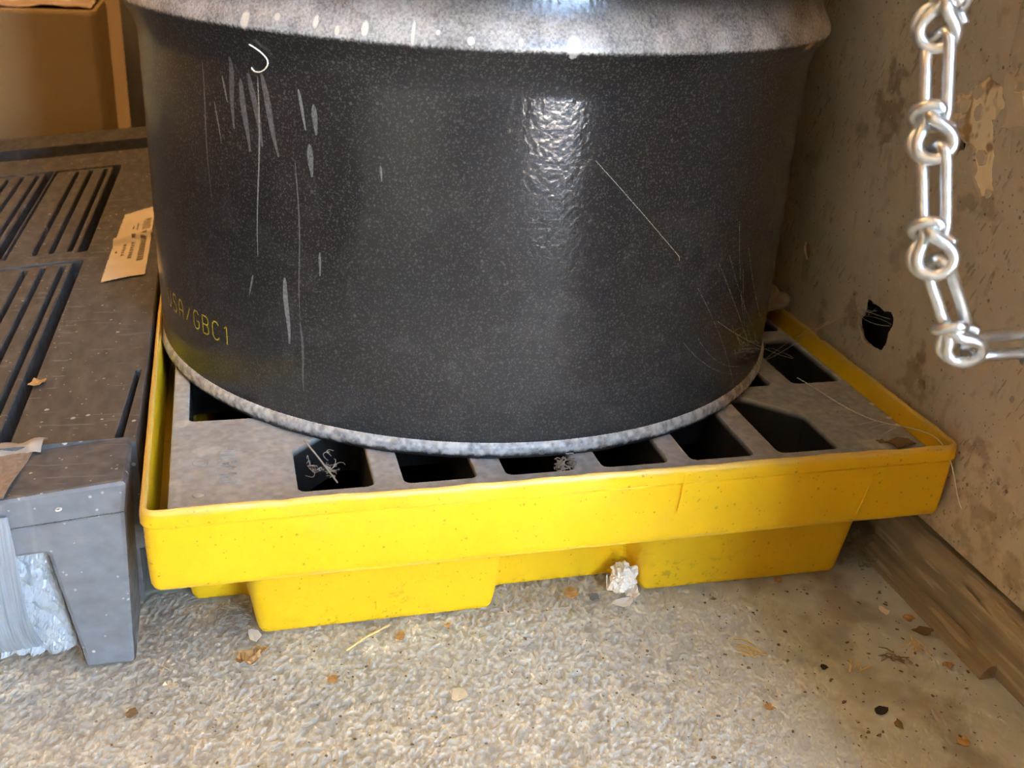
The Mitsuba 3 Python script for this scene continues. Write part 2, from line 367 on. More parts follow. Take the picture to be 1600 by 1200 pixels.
# ------------------------------------------------------------------ the setting
FX0, FX1, FY0, FY1 = -3.0, 0.70, -0.45, 1.80
gx, gy = np.arange(-.22, .6601, .0010), np.arange(-.20, .1301, .0010)
GX, GY = np.meshgrid(gx, gy, indexing='ij')
pp = np.stack([GX, GY, 0 * GX], -1)
wv = meshkit.fbm(pp * 55, 2, 1) * 1.6
rel = meshkit.fbm(np.stack([GX * 460 + wv * 1.6, GY * 340 + wv * 1.6, 0 * GX + 3], -1), 3, 2)
fade = np.clip((GX + .22) / .05, 0, 1) * np.clip((.66 - GX) / .05, 0, 1) * np.clip((GY + .20) / .03, 0, 1) * np.clip((.13 - GY) / .03, 0, 1)
smo = 1 - .70 * np.clip((GX - .33) / .16, 0, 1)
pp[..., 2] = -.0030 * (1 - rel) * fade * smo * 1.0
fl_fine = grid_mesh(pp)
def frame_rects(X0, X1, Y0, Y1, a, b, c, d_):
    q_ = []
    for (x0, x1, y0, y1) in ((X0, a, Y0, Y1), (b, X1, Y0, Y1), (a, b, Y0, c), (a, b, d_, Y1)):
        q_.append(grid_mesh(np.array([[(x, y, 0) for y in np.linspace(y0, y1, 6)] for x in np.linspace(x0, x1, 6)])))
    return cat(q_)
fl = cat([fl_fine, frame_rects(-2.6, 1.2, -1.0, 1.8, gx[0], gx[-1], gy[0], gy[-1])])
fl_old = grid_mesh(np.stack(list(np.meshgrid(np.linspace(-2.6, 1.2, 39), np.linspace(-1.0, 1.8, 29), indexing='ij')) + [np.zeros((39, 29))], -1))
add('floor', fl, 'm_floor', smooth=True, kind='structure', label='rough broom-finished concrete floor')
add('ground_apron', cat([bx(-9, 9, -12, -1.0, -0.1, 0.0), bx(-9, -2.6, -1.0, 3, -.1, 0), bx(1.2, 9, -1.0, 3, -.1, 0)]), 'm_slab', kind='structure', label='pale concrete apron outside the doorway')

WX, WZ = 0.6130, 0.0620
HOLE = [(0.1695, 0.2059), (0.1626, 0.2073), (0.1589, 0.2053), (0.1491, 0.2065), (0.1414, 0.2052), (0.1324, 0.2075), (0.1275, 0.2056), (0.1254, 0.1981), (0.1293, 0.1915), (0.1289, 0.1848), (0.1311, 0.1771), (0.1348, 0.1716), (0.1412, 0.1692), (0.1472, 0.1693), (0.1604, 0.1685), (0.1654, 0.1695), (0.1661, 0.1737), (0.1711, 0.1769), (0.1732, 0.1805), (0.1729, 0.1859), (0.1686, 0.1911), (0.1702, 0.1974)]
PEEL = [(0.0778, 0.4147), (0.0903, 0.4106), (0.0955, 0.4033), (0.0986, 0.3988), (0.1118, 0.3944), (0.1113, 0.3884), (0.1162, 0.3834), (0.1124, 0.378), (0.104, 0.3736), (0.0949, 0.3674), (0.087, 0.3641), (0.0748, 0.3618), (0.0749, 0.3557), (0.0706, 0.3466), (0.071, 0.3414), (0.0612, 0.3348), (0.0568, 0.3314), (0.0442, 0.3354), (0.0505, 0.3517), (0.0561, 0.3701), (0.0637, 0.386), (0.0567, 0.3952), (0.0546, 0.3975), (0.059, 0.4052), (0.0645, 0.4117)]
FLAKE = [(0.0596, 0.422), (0.0511, 0.4187), (0.0464, 0.414), (0.0478, 0.4101), (0.0387, 0.4117), (0.0258, 0.3902), (0.0337, 0.3885), (0.0435, 0.3841), (0.0508, 0.3839), (0.0477, 0.3874), (0.0501, 0.3974), (0.0587, 0.4081), (0.0607, 0.4171)]
GOUGE = [(0.1042, 0.3653), (0.0949, 0.3674), (0.087, 0.3641), (0.0875, 0.3568), (0.0945, 0.3531), (0.1014, 0.3535)]
CHIP = [(0.287, 0.221), (0.281, 0.222), (0.2755, 0.2165), (0.276, 0.209), (0.2795, 0.2065), (0.284, 0.211), (0.288, 0.2145)]
RUST = [(0.075, 0.171), (0.069, 0.1725), (0.066, 0.167), (0.0695, 0.163), (0.0765, 0.165)]

def ragged(pts, amp, step=0.0025, seed=0):
    p = resample(np.vstack([pts, pts[:1]]), step)
    n = ring_normals(p)
    k = meshkit.fbm(np.column_stack([p * 260, np.full(len(p), seed)]), 3, seed) - .5
    return Polygon(p + n * (k * 2 * amp)[:, None]).buffer(0)

def yz(mesh):
    """(y, z, depth into the wall from its face, negative outwards) -> world; the mesh was built in the plane (y, z) with +height towards the room."""
    v = mesh.vertices
    m = tm(np.column_stack([WX - v[:, 2], v[:, 0], v[:, 1]]), mesh.faces)
    m.faces = m.faces[:, ::-1]
    return m

def biggest(g):
    return max(g.geoms, key=lambda q: q.area) if hasattr(g, 'geoms') else g

hole, peel, gouge, chip, rust = (ragged(h, a, s, i) for i, (h, a, s) in enumerate([(HOLE, .0016, .002), (PEEL, .0022, .002), (GOUGE, .0015, .002), (CHIP, .001, .0015), (RUST, .0012, .0012)]))
crack = Polygon([(.0640, .4800), (.0632, .4800), (.0608, .4200), (.0614, .4180)])
crack2 = Polygon([(.0405, .3830), (.0395, .3830), (.0370, .3660), (.0378, .3660)])
skin = biggest(Polygon([(-.31, WZ), (1.80, WZ), (1.80, 2.35), (-.31, 2.35)]).difference(hole.union(peel).union(gouge).union(chip).union(rust).union(crack).union(crack2)))
back = biggest(Polygon([(-.31, WZ + .001), (1.80, WZ + .001), (1.80, 2.35), (-.31, 2.35)]).difference(hole.buffer(.004).union(shapely.affinity.translate(hole.buffer(.003), .008, 0)).union(shapely.affinity.translate(hole.buffer(.003), .004, 0)).union(gouge.buffer(-.002)).union(rust.buffer(-.0012))))
add('wall_right', yz(ebev(skin, -.0022, 0.0, .0007)), 'm_wall', kind='structure', label='scuffed beige painted wall panel with a ragged hole and peeled paint')
add('backing', yz(ebev(back, -.010, -.0023, .0006)), 'm_backing', parent='wall_right', label='bare tan board showing where the paint has peeled')
add('paint_flake', yz(ebev(ragged(FLAKE, .0012, .002, 9), 0.0, .0016, .0006)), 'm_flake', parent='wall_right', label='lifted paler flake of paint')
for (py, pz, s, sd) in ((.0995, .390, .006, 1), (.1085, .3865, .0045, 2), (.083, .3875, .006, 3), (.0985, .3765, .0035, 4), (.066, .3575, .006, 5), (.0905, .3545, .004, 6), (.099, .356, .003, 7), (.0495, .3345, .0035, 8), (.088, .402, .005, 10)):
    a = np.linspace(0, 2 * np.pi, 9)[:-1]
    rr = s * (.7 + .6 * np.random.default_rng(sd).random(8))
    add('paint_flake', yz(ebev(Polygon(np.column_stack([py + rr * np.cos(a), pz + rr * np.sin(a)])), -.0023, -.0009 + .0006 * (sd % 3), .0004)), 'm_flake', parent='wall_right')
cav = bx(.660, .664, -.31, 1.80, 0.0, 2.35)
add('dark_cavity_board', cav, 'm_dark', parent='wall_right', label='near-black board standing in for the shade behind the hole')  # near-black board stands in for the shade inside the wall

add('wall_back', bx(-2.6, .70, 1.80, 1.86, 0, 2.4), 'm_interior', kind='structure', label='tan back wall')
LX, LY, LZ = -1.05, .75, 2.33
lk_ = 'unseen_ceiling_lamp'
add('diffuser', grid_mesh(np.array([[(LX - .6 + 1.2 * i, LY - .3 + .6 * j, LZ) for i in (0, 1)] for j in (0, 1)])), 'm_paper', parent=lk_)
scene['unseen_ceiling_lamp__diffuser']['emitter'] = {'type': 'area', 'radiance': {'type': 'rgb', 'value': [0.060, 0.038, 0.017]}}  # out of view, placed to warm the box and the shaded side
add('housing', bx(LX - .62, LX + .62, LY - .32, LY + .32, LZ + .004, 2.358), 'm_jamb', parent=lk_)
tag(lk_, 'unseen flat warm ceiling lamp, placed to warm the shaded interior', 'lamp')
add('wall_left', bx(-2.66, -2.6, -.42, 1.86, 0, 2.4), 'm_interior', kind='structure', label='tan left wall')
add('ceiling', bx(-2.66, .70, -.42, 1.86, 2.36, 2.42), 'm_interior', kind='structure', label='tan ceiling')
add('unseen_wall_front', cat([bx(.47, 7, -.42, -.30, 0, 2.42), bx(-6, -.30, -.42, -.30, 0, 2.42), bx(-.30, .47, -.42, -.30, 2.05, 2.42), bx(-6, 7, -.42, -.30, 2.42, 4.2)]), 'm_jamb', kind='structure', label='unseen beige front wall beside the open doorway, shading the right side')  # out of view; its jamb and height limit the daylight coming in
add('unseen_door_1', bx(-.36, -.32, -1.20, -.43, 0.02, 2.02), 'm_jamb', kind='structure', label='unseen door leaf standing open, blocking daylight from the left')  # out of view; keeps daylight off the left

mat('m_outer', principled((0.10, 0.085, 0.065), 0.8))
add('added_porch_roof', bx(-6, 7, -1.90, -.42, 2.42, 2.5), 'm_interior', kind='structure', label='added tan roof outside the doorway, blocking the overhead sky')  # out of view, added to cut sky light from above
add('unseen_opposite_building', bx(-6, .46, -1.85, -1.70, 0, 3.6), 'm_outer', kind='structure', label='unseen dark building across the yard, narrowing the daylight')  # out of view; leaves only a gap for the daylight
add('unseen_opposite_building', bx(1.12, 7, -1.85, -1.70, 0, 3.6), 'm_outer', kind='structure', label='unseen dark building right of the gap, narrowing the daylight')  # out of view; right edge of the daylight gap

# low timber sill under the wall panel, with a half-round strip along its foot
def sweep_y(prof, ys, wob=0.0, seed=0):
    prof = np.asarray(prof, float); n = len(prof)
    P = np.array([[(x + wob * (meshkit.fbm(np.array([[x * 90, y * 22, z * 90]]), 3, seed)[0] - .5) * (1 if 0 < i < n - 1 else 0), y, z) for i, (x, z) in enumerate(prof)] for y in ys])
    return grid_mesh(P)
ys = np.linspace(-.30, .078, 80)
prof = [(.6085, .0), (.6075, .012), (.6068, .024), (.6066, .036), (.6070, .044), (.6090, .0495), (.6120, .0530), (.6180, .0560), (.6280, .0575), (.650, .058)]
cm = sweep_y(prof, ys, .006, 3)
e = np.array([(.6085, .078, 0), (.6066, .078, .036), (.6090, .078, .0495), (.650, .078, .058), (.650, .078, 0)])
endm = tm(e, [(0, 1, 2), (0, 2, 3), (0, 3, 4)])
add('baseboard_right', cat([cm, endm]), 'm_curb', smooth=40, kind='structure', label='weathered timber sill along the foot of the wall')
add('split_board', tm([(.6062, -.125, .040), (.6062, -.040, .047), (.6045, -.040, .040), (.6035, -.125, .027), (.6062, -.300, .020), (.6030, -.300, .012), (.6062, -.125, .026), (.6062, -.04, .039)],
    [(0, 2, 1), (0, 3, 2), (0, 5, 3), (0, 4, 5), (3, 6, 2), (2, 6, 7), (3, 5, 6), (1, 2, 7)]), 'm_curb', parent='baseboard_right', label='split edge of the sill')
rear_prof = [(.622, 0), (.622, .05), (.626, .056), (.65, .058)]
add('baseboard_right', sweep_y(rear_prof, np.linspace(.080, 1.80, 60), .004, 5), 'm_curb', smooth=40, kind='structure', label='recessed rear run of the timber sill')
q = [(.6075 - .0125 * math.cos(a), .0125 * math.sin(a)) for a in np.linspace(0, math.pi / 2, 9)]
qm = sweep_y(q, np.linspace(-.094, .075, 60), .002, 8)
e = np.array([(x, -.094, z) for x, z in q] + [(.6075, -.094, 0)])
add('trim_1', cat([qm, tm(e, [(len(q), k + 1, k) for k in range(len(q) - 1)])]), 'm_curb', smooth=40, kind='structure', label='broken quarter-round strip at the foot of the sill')

# ------------------------------------------------------------------ yellow spill tray
TW, TD, TH, TB = 0.6069, 0.667, 0.1495, 0.0836
ring = resample(np.array(list(rrect(0, 0, TW, TD, .010, 5).exterior.coords)), .008)
ring = orient(ring)
prof = [(-.030, .0836), (-.012, .0836), (-.0070, .0842), (-.0040, .0860), (-.0024, .0895), (-.0020, .0940), (-.0012, .1180), (-.0012, .1350), (-.0022, .1360), (.0006, .1374), (.0003, .1455), (-.0002, .1478), (-.0014, .1492), (-.0026, .1495), (-.0038, .1487), (-.0044, .1465), (-.0046, .120), (-.0054, .0885), (-.020, .0880)]
tray = loft(ring, prof, cap0=False, cap1=False)
v = tray.vertices.copy()
# the moulded rim is slightly uneven
k = meshkit.fbm(np.column_stack([v[:, 0] * 55, v[:, 1] * 55, np.zeros(len(v))]), 3, 4) - .5
up = np.clip((v[:, 2] - .144) / .005, 0, 1) * (v[:, 2] > .144)
v[:, 2] += up * k * .0022
w = meshkit.fbm(np.column_stack([v[:, 0] * 9, v[:, 1] * 9, v[:, 2] * 9]), 2, 6) - .5
v[:, 1] += np.where(v[:, 1] < .02, w * .003, 0)
v[:, 0] += np.where(v[:, 0] < .02, w * .002, 0)
# a seam notch in the right-hand rim
nt = np.exp(-((v[:, 1] - .219) / .0035) ** 2) * (v[:, 0] > .59) * up
v[:, 2] -= nt * .003
tray = tm(v, tray.faces)
yb = 'spill_tray'
add('basin', tray, 'm_yellow', smooth=38, parent=yb)
# stepped sump under the rim band: corner notches and a fork-lift recess in the middle of each side
def sump_side(a0, a1, b0, b1, n0, rec):
    return None
out = [(.022, .1035), (.0650, .1035), (.0712, .0529), (.2505, .0529), (.2605, .0805), (.3715, .0805), (.3790, .0535), (.5560, .0509), (.5640, .1035), (.585, .1035),
       (.585, .26), (.560, .28), (.560, .39), (.585, .41), (.585, .565), (.545, .565), (.540, .615), (.375, .615), (.37, .59), (.262, .59), (.24, .615), (.066, .615), (.062, .565), (.022, .565), (.022, .41), (.047, .39), (.047, .28), (.022, .26)]
sp = orient(resample(np.array(list(rounded(Polygon(out), .0075).exterior.coords)), .006))
add('sump', loft(sp, [(-.0090, .0002), (-.0056, .0009), (-.0024, .0029), (-.0006, .0060), (.0003, .0100), (.0034, .030), (.0074, .060), (.0100, .0840)], cap0=True, cap1=False), 'm_yellow', smooth=38, parent=yb)
sheet_outline = Polygon(sp).buffer(-.002)
tv, tf = tri2d(sheet_outline)
add('shade_sheet', tm(np.column_stack([tv, np.full(len(tv), .050)]), tf), 'm_shade_sheet', parent=yb, label='added black sheet darkening the inside of the tray')  # black sheet added to deepen the shade seen through the slots
# raised moulding lines on the front
fr = [tube([(.3755, .0000 - .0002, .1440), (.3748, -.0003, .130), (.3735, .0004, .112)], .0006, 6), tube([(.5335, .0008, .128), (.5300, .0016, .108), (.527, .0022, .094)], .0006, 6), tube([(.159, .0515, .030), (.1590, .0505, .016)], .0006, 6)]
for f_ in fr:
    add('mould_line', f_, 'm_yellow', parent=yb)
tag(yb, 'bright yellow plastic spill containment tray under the black drum', 'spill tray')

# ------------------------------------------------------------------ dusty grey deck grate in the tray
GZ0, GZ1 = .0886, .1314
cols = [.028, .103, .178, .2535, .328, .400, .4745, .5490]
rows = [.0415, .160, .2795, .398, .517]
holes = []
for i, x in enumerate(cols):
    for j, y in enumerate(rows):
        if i in (0, 7) and j in (0, 4):
            continue
        w, h = (.0535 if i < 7 else .0485), .098
        hp = Polygon([(x, y), (x + w, y), (x + w, y + h), (x, y + h)])
        if i in (1, 6) and j == 0:
            s = 1 if i == 6 else -1
            cx = x + w if i == 6 else x
            hp = Polygon([(x, y), (x + w, y), (x + w, y + (.058 if s > 0 else h)), (x + (.015 if s > 0 else w), y + h), (x + (0 if s > 0 else .038), y + h), (x, y + (h if s > 0 else .058))])
        if i in (1, 6) and j == 4:
            hp = Polygon([(x, y), (x + w, y), (x + w, y + h), (x, y + h)])
        holes.append(rounded(hp, .0055))
gp = rrect(.0155, .0135, .6018, .6535, .006)
for h in holes:
    gp = gp.difference(h)
grate = ebev(gp, GZ0, GZ1, .0012)
gk = 'deck_grate'
add('deck', grate, 'm_grate', smooth=30, parent=gk)
for wd, (lx, ly, ang) in (('PLATE', (.062, .060, 90)), ('PLATE', (.572, .088, 90))):
    tx = meshkit.text_mesh(wd, .0125, .0016)
    a = math.radians(ang)
    tx.apply_transform(trimesh.transformations.rotation_matrix(a, [0, 0, 1]))
    tx.apply_translation([lx, ly, GZ1 - .0003])
    add('embossed_lettering', tx, 'm_grate', parent=gk)
def torus(cx, cy, z, R, r, sx=1.0):
    a = np.linspace(0, 2 * np.pi, 25)
    return tube(np.column_stack([cx + R * sx * np.cos(a), cy + R * np.sin(a), np.full(25, z)]), r, 6, cap=False)
for (x, y, R) in ((.0365, .0925, .0050), (.036, .047, .0038), (.573, .113, .0045)):
    add('moulded_ring', torus(x, y, GZ1, R, .0007), 'm_grate', parent=gk, smooth=True)
tag(gk, 'dust-covered dark grate deck with rows of slots inside the yellow tray', 'grate')

# ------------------------------------------------------------------ black steel drum
dk = 'steel_drum'
hoop = [(.2860, .0), (.2862, .005), (.2880, .013), (.2920, .022), (.2962, .0290), (.2984, .0325), (.2989, .0345), (.2985, .0370), (.2965, .0415), (.2928, .0485), (.2892, .0555), (.2870, .0615), (.2860, .068)]
def dense(prof, k=4):
    return spline(prof, k)
hp = dense(hoop)
body = np.vstack([[(.2855, .1420), (.2860, .1470)], np.column_stack([np.full(24, .2860), np.linspace(.150, .390, 24)]), np.column_stack([hp[:, 0], hp[:, 1] + .3955]),
                  np.column_stack([np.full(18, .2860), np.linspace(.470, .690, 18)]), np.column_stack([hp[:, 0], hp[:, 1] + .6955]), np.column_stack([np.full(14, .2860), np.linspace(.77, .985, 14)]), [(.2875, .992), (.2890, 1.0)]])
add('body', lathe(body, DCX, DCY, 360), 'm_drum', smooth=True, parent=dk)
ch = [(.2790, .1420), (.2800, .1345), (.2815, .1322), (.2840, .13145), (.2866, .1321), (.2882, .1342), (.2889, .1372), (.2888, .1402), (.2880, .1425), (.2868, .1440), (.2858, .1450)]
add('bottom_chime', lathe(dense(ch, 3), DCX, DCY, 300), 'm_chime', smooth=True, parent=dk, label='dust-whitened rolled bottom rim')
add('base_plate', lathe([(.0005, .141), (.15, .1412), (.2790, .1420)], DCX, DCY, 128), 'm_drum', parent=dk)
tch = [(.2875, .996), (.2900, .998), (.2912, 1.003), (.2908, 1.009), (.2885, 1.013), (.2855, 1.013), (.2835, 1.008), (.2830, .996)]
add('top_chime', lathe(dense(tch, 3), DCX, DCY, 240), 'm_drum', smooth=True, parent=dk)
add('lid', lathe([(.2835, .998), (.15, 1.0), (.0005, 1.0)], DCX, DCY, 128), 'm_drum', parent=dk)
# stencilled marking, single strokes wrapped on the shell
STROKES = {'U': [[(0, 1), (0, .25), (.2, 0), (.55, 0), (.7, .25), (.7, 1)]], 'S': [[(.7, .85), (.5, 1), (.15, 1), (0, .8), (.05, .6), (.6, .42), (.7, .2), (.5, 0), (.15, 0), (0, .15)]],
           'A': [[(0, 0), (0, .65), (.2, 1), (.5, 1), (.7, .65), (.7, 0)], [(0, .42), (.7, .42)]], '/': [[(.05, .1), (.65, .9)]], 'G': [[(.7, .85), (.5, 1), (.2, 1), (0, .8), (0, .2), (.2, 0), (.5, 0), (.7, .15), (.7, .45), (.4, .45)]],
           'B': [[(0, 0), (0, 1), (.5, 1), (.68, .88), (.68, .64), (.5, .53), (0, .53)], [(.5, .53), (.7, .4), (.7, .12), (.5, 0), (0, 0)]], 'C': [[(.7, .85), (.5, 1), (.2, 1), (0, .8), (0, .2), (.2, 0), (.5, 0), (.7, .15)]], '1': [[(.1, .85), (.35, 1), (.35, 0)]]}
lm = []
for i, chv in enumerate('USA/GBC1'):
    a0 = 196.55 + i * 2.87
    for st in STROKES[chv]:
        p = resample(np.array(st), .08) if False else np.vstack([np.linspace(st[k], st[k + 1], 5)[:-1] for k in range(len(st) - 1)] + [np.array([st[-1]])])
        th = np.radians(a0 + (p[:, 0] - .35) * 2.35 + .0)
        z = .1868 + p[:, 1] * .0150
        c0 = np.column_stack([np.cos(th), np.sin(th)])
        t = np.gradient(np.column_stack([th * RB, z]), axis=0); t /= np.linalg.norm(t, axis=1, keepdims=True)
        nn = np.column_stack([-t[:, 1], t[:, 0]]) * .00062
        L = [(th + s * nn[:, 0] / RB, z + s * nn[:, 1]) for s in (-1, 1)]
        P = np.array([[(DCX + (RB + .0003) * np.cos(a), DCY + (RB + .0003) * np.sin(a), zz) for a, zz in zip(*l)] for l in L])
        lm.append(grid_mesh(P))
add('stencil_lettering', cat(lm), 'm_stencil', parent=dk, label='faded yellow stencilled marking')
tag(dk, 'large glossy black steel drum with dusty rolling hoop standing on the grate', 'drum')

# ------------------------------------------------------------------ black platform at the left
def sag(mesh):
    v = mesh.vertices.copy()
    v[:, 2] *= 1 - .68 * np.clip(-.004 - v[:, 0], 0, .253)
    return tm(v, mesh.faces)
pk = 'platform_pallet'
DT = .1500
def shear(pts):
    return [(x + .031 * (y - .925), y) for x, y in pts]
deck = Polygon([(-.80, .098), (-.0062, .098), (-.0040, .34), (-.0040, 1.165), (-.80, 1.165)])
wells, panels = [], []
X_R = [(-.0690, -.1545), (-.1565, -.2440), (-.2460, -.3340), (-.3360, -.4240)]
for yi, (ya, yb2) in enumerate(((.117, .530), (.556, .930))):
    for xr, xl in X_R:
        wells.append(rounded(Polygon(shear([(xl, ya), (xr, ya), (xr, yb2), (xl, yb2)])), .004))
        pan = rounded(Polygon(shear([(xl + .002, ya + .003), (xr - .0105, ya + .003), (xr - .0105, yb2 - .003), (xl + .002, yb2 - .003)])), .003)
        for s in (.0195, .0385, .0560):
            pan = pan.difference(rounded(Polygon(shear([(xr - s - .0024, ya + .010), (xr - s + .0024, ya + .010), (xr - s + .0024, yb2 - .010), (xr - s - .0024, yb2 - .010)])), .0018))
        panels.append(pan)
slot = rounded(Polygon([(-.0215, .104), (-.0160, .104), (-.0085, .224), (-.0125, .224)]), .0015)
rear = rounded(sbox(-.79, 1.015, -.010, 1.085), .008)
for h in wells + [slot, rear]:
    deck = deck.difference(h)
def halves(g):
    out_ = []
    for q_ in (g.intersection(sbox(-.257, -1, 1, 3)), g.intersection(sbox(-2, -1, -.257, 3))):
        out_ += [u_ for u_ in getattr(q_, 'geoms', [q_]) if u_.area > 1e-6]
    return out_
add('deck_frame', sag(cat([ebev(q_, .060, DT, .0008, step=.03) for q_ in halves(biggest(deck))])), 'm_pallet', smooth=30, parent=pk)
for pan in panels:
    add('grate_panel', sag(cat([ebev(q_, .095, DT - .0012, .0018, step=.03) for q_ in halves(pan)])), 'm_pallet', smooth=30, parent=pk)
add('under_tray', sag(bx(-.80, -.012, .105, 1.160, .012, .058)), 'm_pallet', parent=pk)
# front block with its fork pockets, drawn in the (x, z) plane and extruded along y
fb = Polygon([(-.80, 0), (-.80, .1525), (-.0078, .1525), (-.0112, .1280), (-.0158, 0), (-.0494, 0), (-.0520, .020), (-.0612, .082), (-.0640, .1035), (-.225, .1035), (-.235, 0), (-.30, 0), (-.31, .1035), (-.50, .1035), (-.51, 0)])
fb = fb.buffer(-.004, quad_segs=5).buffer(.008, quad_segs=5).buffer(-.004, quad_segs=5)
fm = ebev(fb, 0, .062, .0035, step=.02)
v = fm.vertices
fm = tm(np.column_stack([v[:, 0], .101 - v[:, 2], v[:, 1] + .0004]), fm.faces[:, ::-1] if False else fm.faces)
fm.faces = fm.faces[:, ::-1]
v = fm.vertices
add('front_block', sag(fm), 'm_pallet', smooth=30, parent=pk)
# moulded step line across the front block
add('step_line', sag(tube([(-.20, .0388, .1285), (-.0125, .0388, .1285)], .0008, 6)), 'm_pallet', parent=pk)
# paper sticker on the deck, creased across the middle
def on_deck(u, v_, h=0.0):
    a = np.array([-.0577, .4449]); b = np.array([-.0165, .4535]); c = np.array([-.0493, .6778]); d_ = np.array([-.0150, .6930])
    xy = (a * (1 - u) + b * u) * (1 - v_) + (c * (1 - u) + d_ * u) * v_
    return np.array([xy[0], xy[1], DT + h])
def sheet(u0, u1, v0, v1, nu, nv, h):
    return np.array([[on_deck(u, v_, h(u, v_)) for u in np.linspace(u0, u1, nu)] for v_ in np.linspace(v0, v1, nv)])
hl = lambda u, v_: .0013 + .0075 * math.exp(-((v_ - .50 - .04 * u) / .020) ** 2) + .0010 * math.sin(u * 3 + v_ * 5)
lk = add('label_sticker', sag(thick(sheet(0, 1, 0, 1, 10, 60, hl), .0003)), 'm_label', parent=pk, smooth=True, label='creased cream paper sticker with printed rows')
pr = []
for (u0, u1, v0, v1) in [(.74, .92, .80, .815)] + [(.70 + .03 * k, .715 + .03 * k, .66, .80) for k in range(8)] + [(.52, .56, .68, .78), (.40, .44, .70, .75)]:
    pr.append(sheet(u0, u1, v0, v1, 2, 6, lambda u, v_: hl(u, v_) + .0004))
for k, (u0, u1) in enumerate(((.72, .88), (.48, .58), (.28, .36), (.12, .17))):
    for v0 in np.arange(.20 + .05 * k, .60 - .06 * k, .036):
        if k < 3 or v0 < .36:
            pr.append(sheet(u0, u1, v0, v0 + .020 + .008 * ((int(v0 * 1000) * 7) % 3) / 2, 2, 3, lambda u, v_: hl(u, v_) + .0004))
add('printed_rows', sag(cat([grid_mesh(q_) for q_ in pr])), 'm_print', parent=lk)
# grey ribbed tape down the front, brown piece over the top edge and a loose clear piece
def ztape(t):
    return None
rows_ = []
for t in np.linspace(0, 1, 36):
    z = .1395 * (1 - t) + .0015
    xr = -.0835 + .0048 * t + (.0005 * math.sin(t * 9))
    y = .0360 + (.032 * max(0, (t - .55) / .45) ** 2 if t > .55 else 0)
    rows_.append([(xr - .130 * s, y - .0010 * (math.sin(s * 150) * .5 + .5) * (1 if t < .8 else .4) - .0015 * math.sin(t * 6 + s * 9), z) for s in np.linspace(0, 1, 90)])
add('tape_strip', sag(thick(np.array(rows_), .0008)), 'm_tape', smooth=50, parent=pk, label='grey ribbed tape hanging down the front')
tt = np.array([[np.array([-.0845 + .010 * v_, .0410 + .056 * v_, .1546]) + np.array([-.10, -.006, 0]) * u + np.array([0, 0, .0010 * math.sin(u * 14 + v_ * 6)]) for u in np.linspace(0, 1, 16)] for v_ in np.linspace(0, 1, 12)])
tt[0, :, 1] -= .003
add('tape_strip', sag(thick(tt, .0006)), 'm_tapetop', smooth=50, parent=pk, label='brown speckled tape over the top edge')
ct = np.array([[np.array([-.0690 + .002 * v_ - .062 * u, .0955 + .020 * v_ + .002 * u, .1540 + .0045 * math.sin(math.pi * v_) * (1 - .5 * u) + .0015 * math.sin(u * 17)]) for u in np.linspace(0, 1, 20)] for v_ in np.linspace(0, 1, 10)])
add('tape_strip', sag(thick(ct, .0005)), 'm_cleartape', smooth=50, parent=pk, label='loose curled strip of pale clear tape')
add('paint_drop', sag(cat([torus(-.0525, .0372, .1395, .0017, .0006)])), 'm_paper', parent=pk)
v_ = labels
tag(pk, 'black plastic platform pallet with slotted deck beside the yellow tray', 'pallet')

# crumpled plastic bag stuffed in the pallet's fork pocket
B = []
for t in np.linspace(0, 1, 46):
    z = .1005 * (1 - t) + .003
    xr = -.0655 + .0095 * t
    row = []
    for s in np.linspace(0, 1, 40):
        x = xr - .052 * s + (.010 * s * (1 - t))
        c = meshkit.fbm(np.array([[x * 110 + z * 130, z * 60 - x * 150, 1.0]]), 3, 5)[0]
        f = abs(meshkit.fbm(np.array([[x * 70 + z * 40, z * 170 + x * 190, 7.0]]), 2, 11)[0] - .5)
        row.append((x, .056 + .010 * (c - .5) - .016 * f + .006 * t, z - .012 * max(0, s - .25) * (1 - t)))
    B.append(row)
add('plastic_bag', thick(np.array(B), .0006), 'm_bag', smooth=25, label='crumpled translucent white plastic bag stuffed in the pocket of the black pallet', cat='plastic bag')

# ------------------------------------------------------------------ background: carton and cabinet
cb = rrect(-.80, 1.20, -.1060, 1.375, .014, 6)
bk = 'storage_box'
add('shell', loft(orient(resample(np.array(list(cb.exterior.coords)), .03)), [(-.002, .001), (0, .004), (0, .304), (-.003, .310), (-.008, .312)], cap0=True, cap1=False), 'm_tan', smooth=40, parent=bk)
lid = []
for y in np.linspace(1.207, 1.368, 16):
    lid.append([(x, y, .3125 + .012 * (meshkit.fbm(np.array([[x * 22, y * 22, 0]]), 3, 2)[0] - .35)) for x in np.linspace(-.79, -.116, 40)])
add('wrapped_top', thick(np.array(lid), .001), 'm_boxtop', smooth=True, parent=bk, label='pale film-wrapped top')
tag(bk, 'blurred tan box standing behind the black pallet', 'box')
ck = 'metal_cabinet'
add('carcass', bx(-.088, .56, 1.40, 1.78, .03, 1.35, .004), 'm_cabinet', parent=ck)
add('door_panel', bx(-.085, .225, 1.386, 1.3995, .06, 1.32, .002), 'm_cabinet', parent=ck)
add('door_panel', bx(.230, .555, 1.386, 1.3995, .06, 1.32, .002), 'm_cabinet', parent=ck)
add('plinth', bx(-.08, .55, 1.41, 1.77, .0, .0295), 'm_cabinet', parent=ck)
tag(ck, 'dull grey-brown metal cabinet behind the drum', 'cabinet')

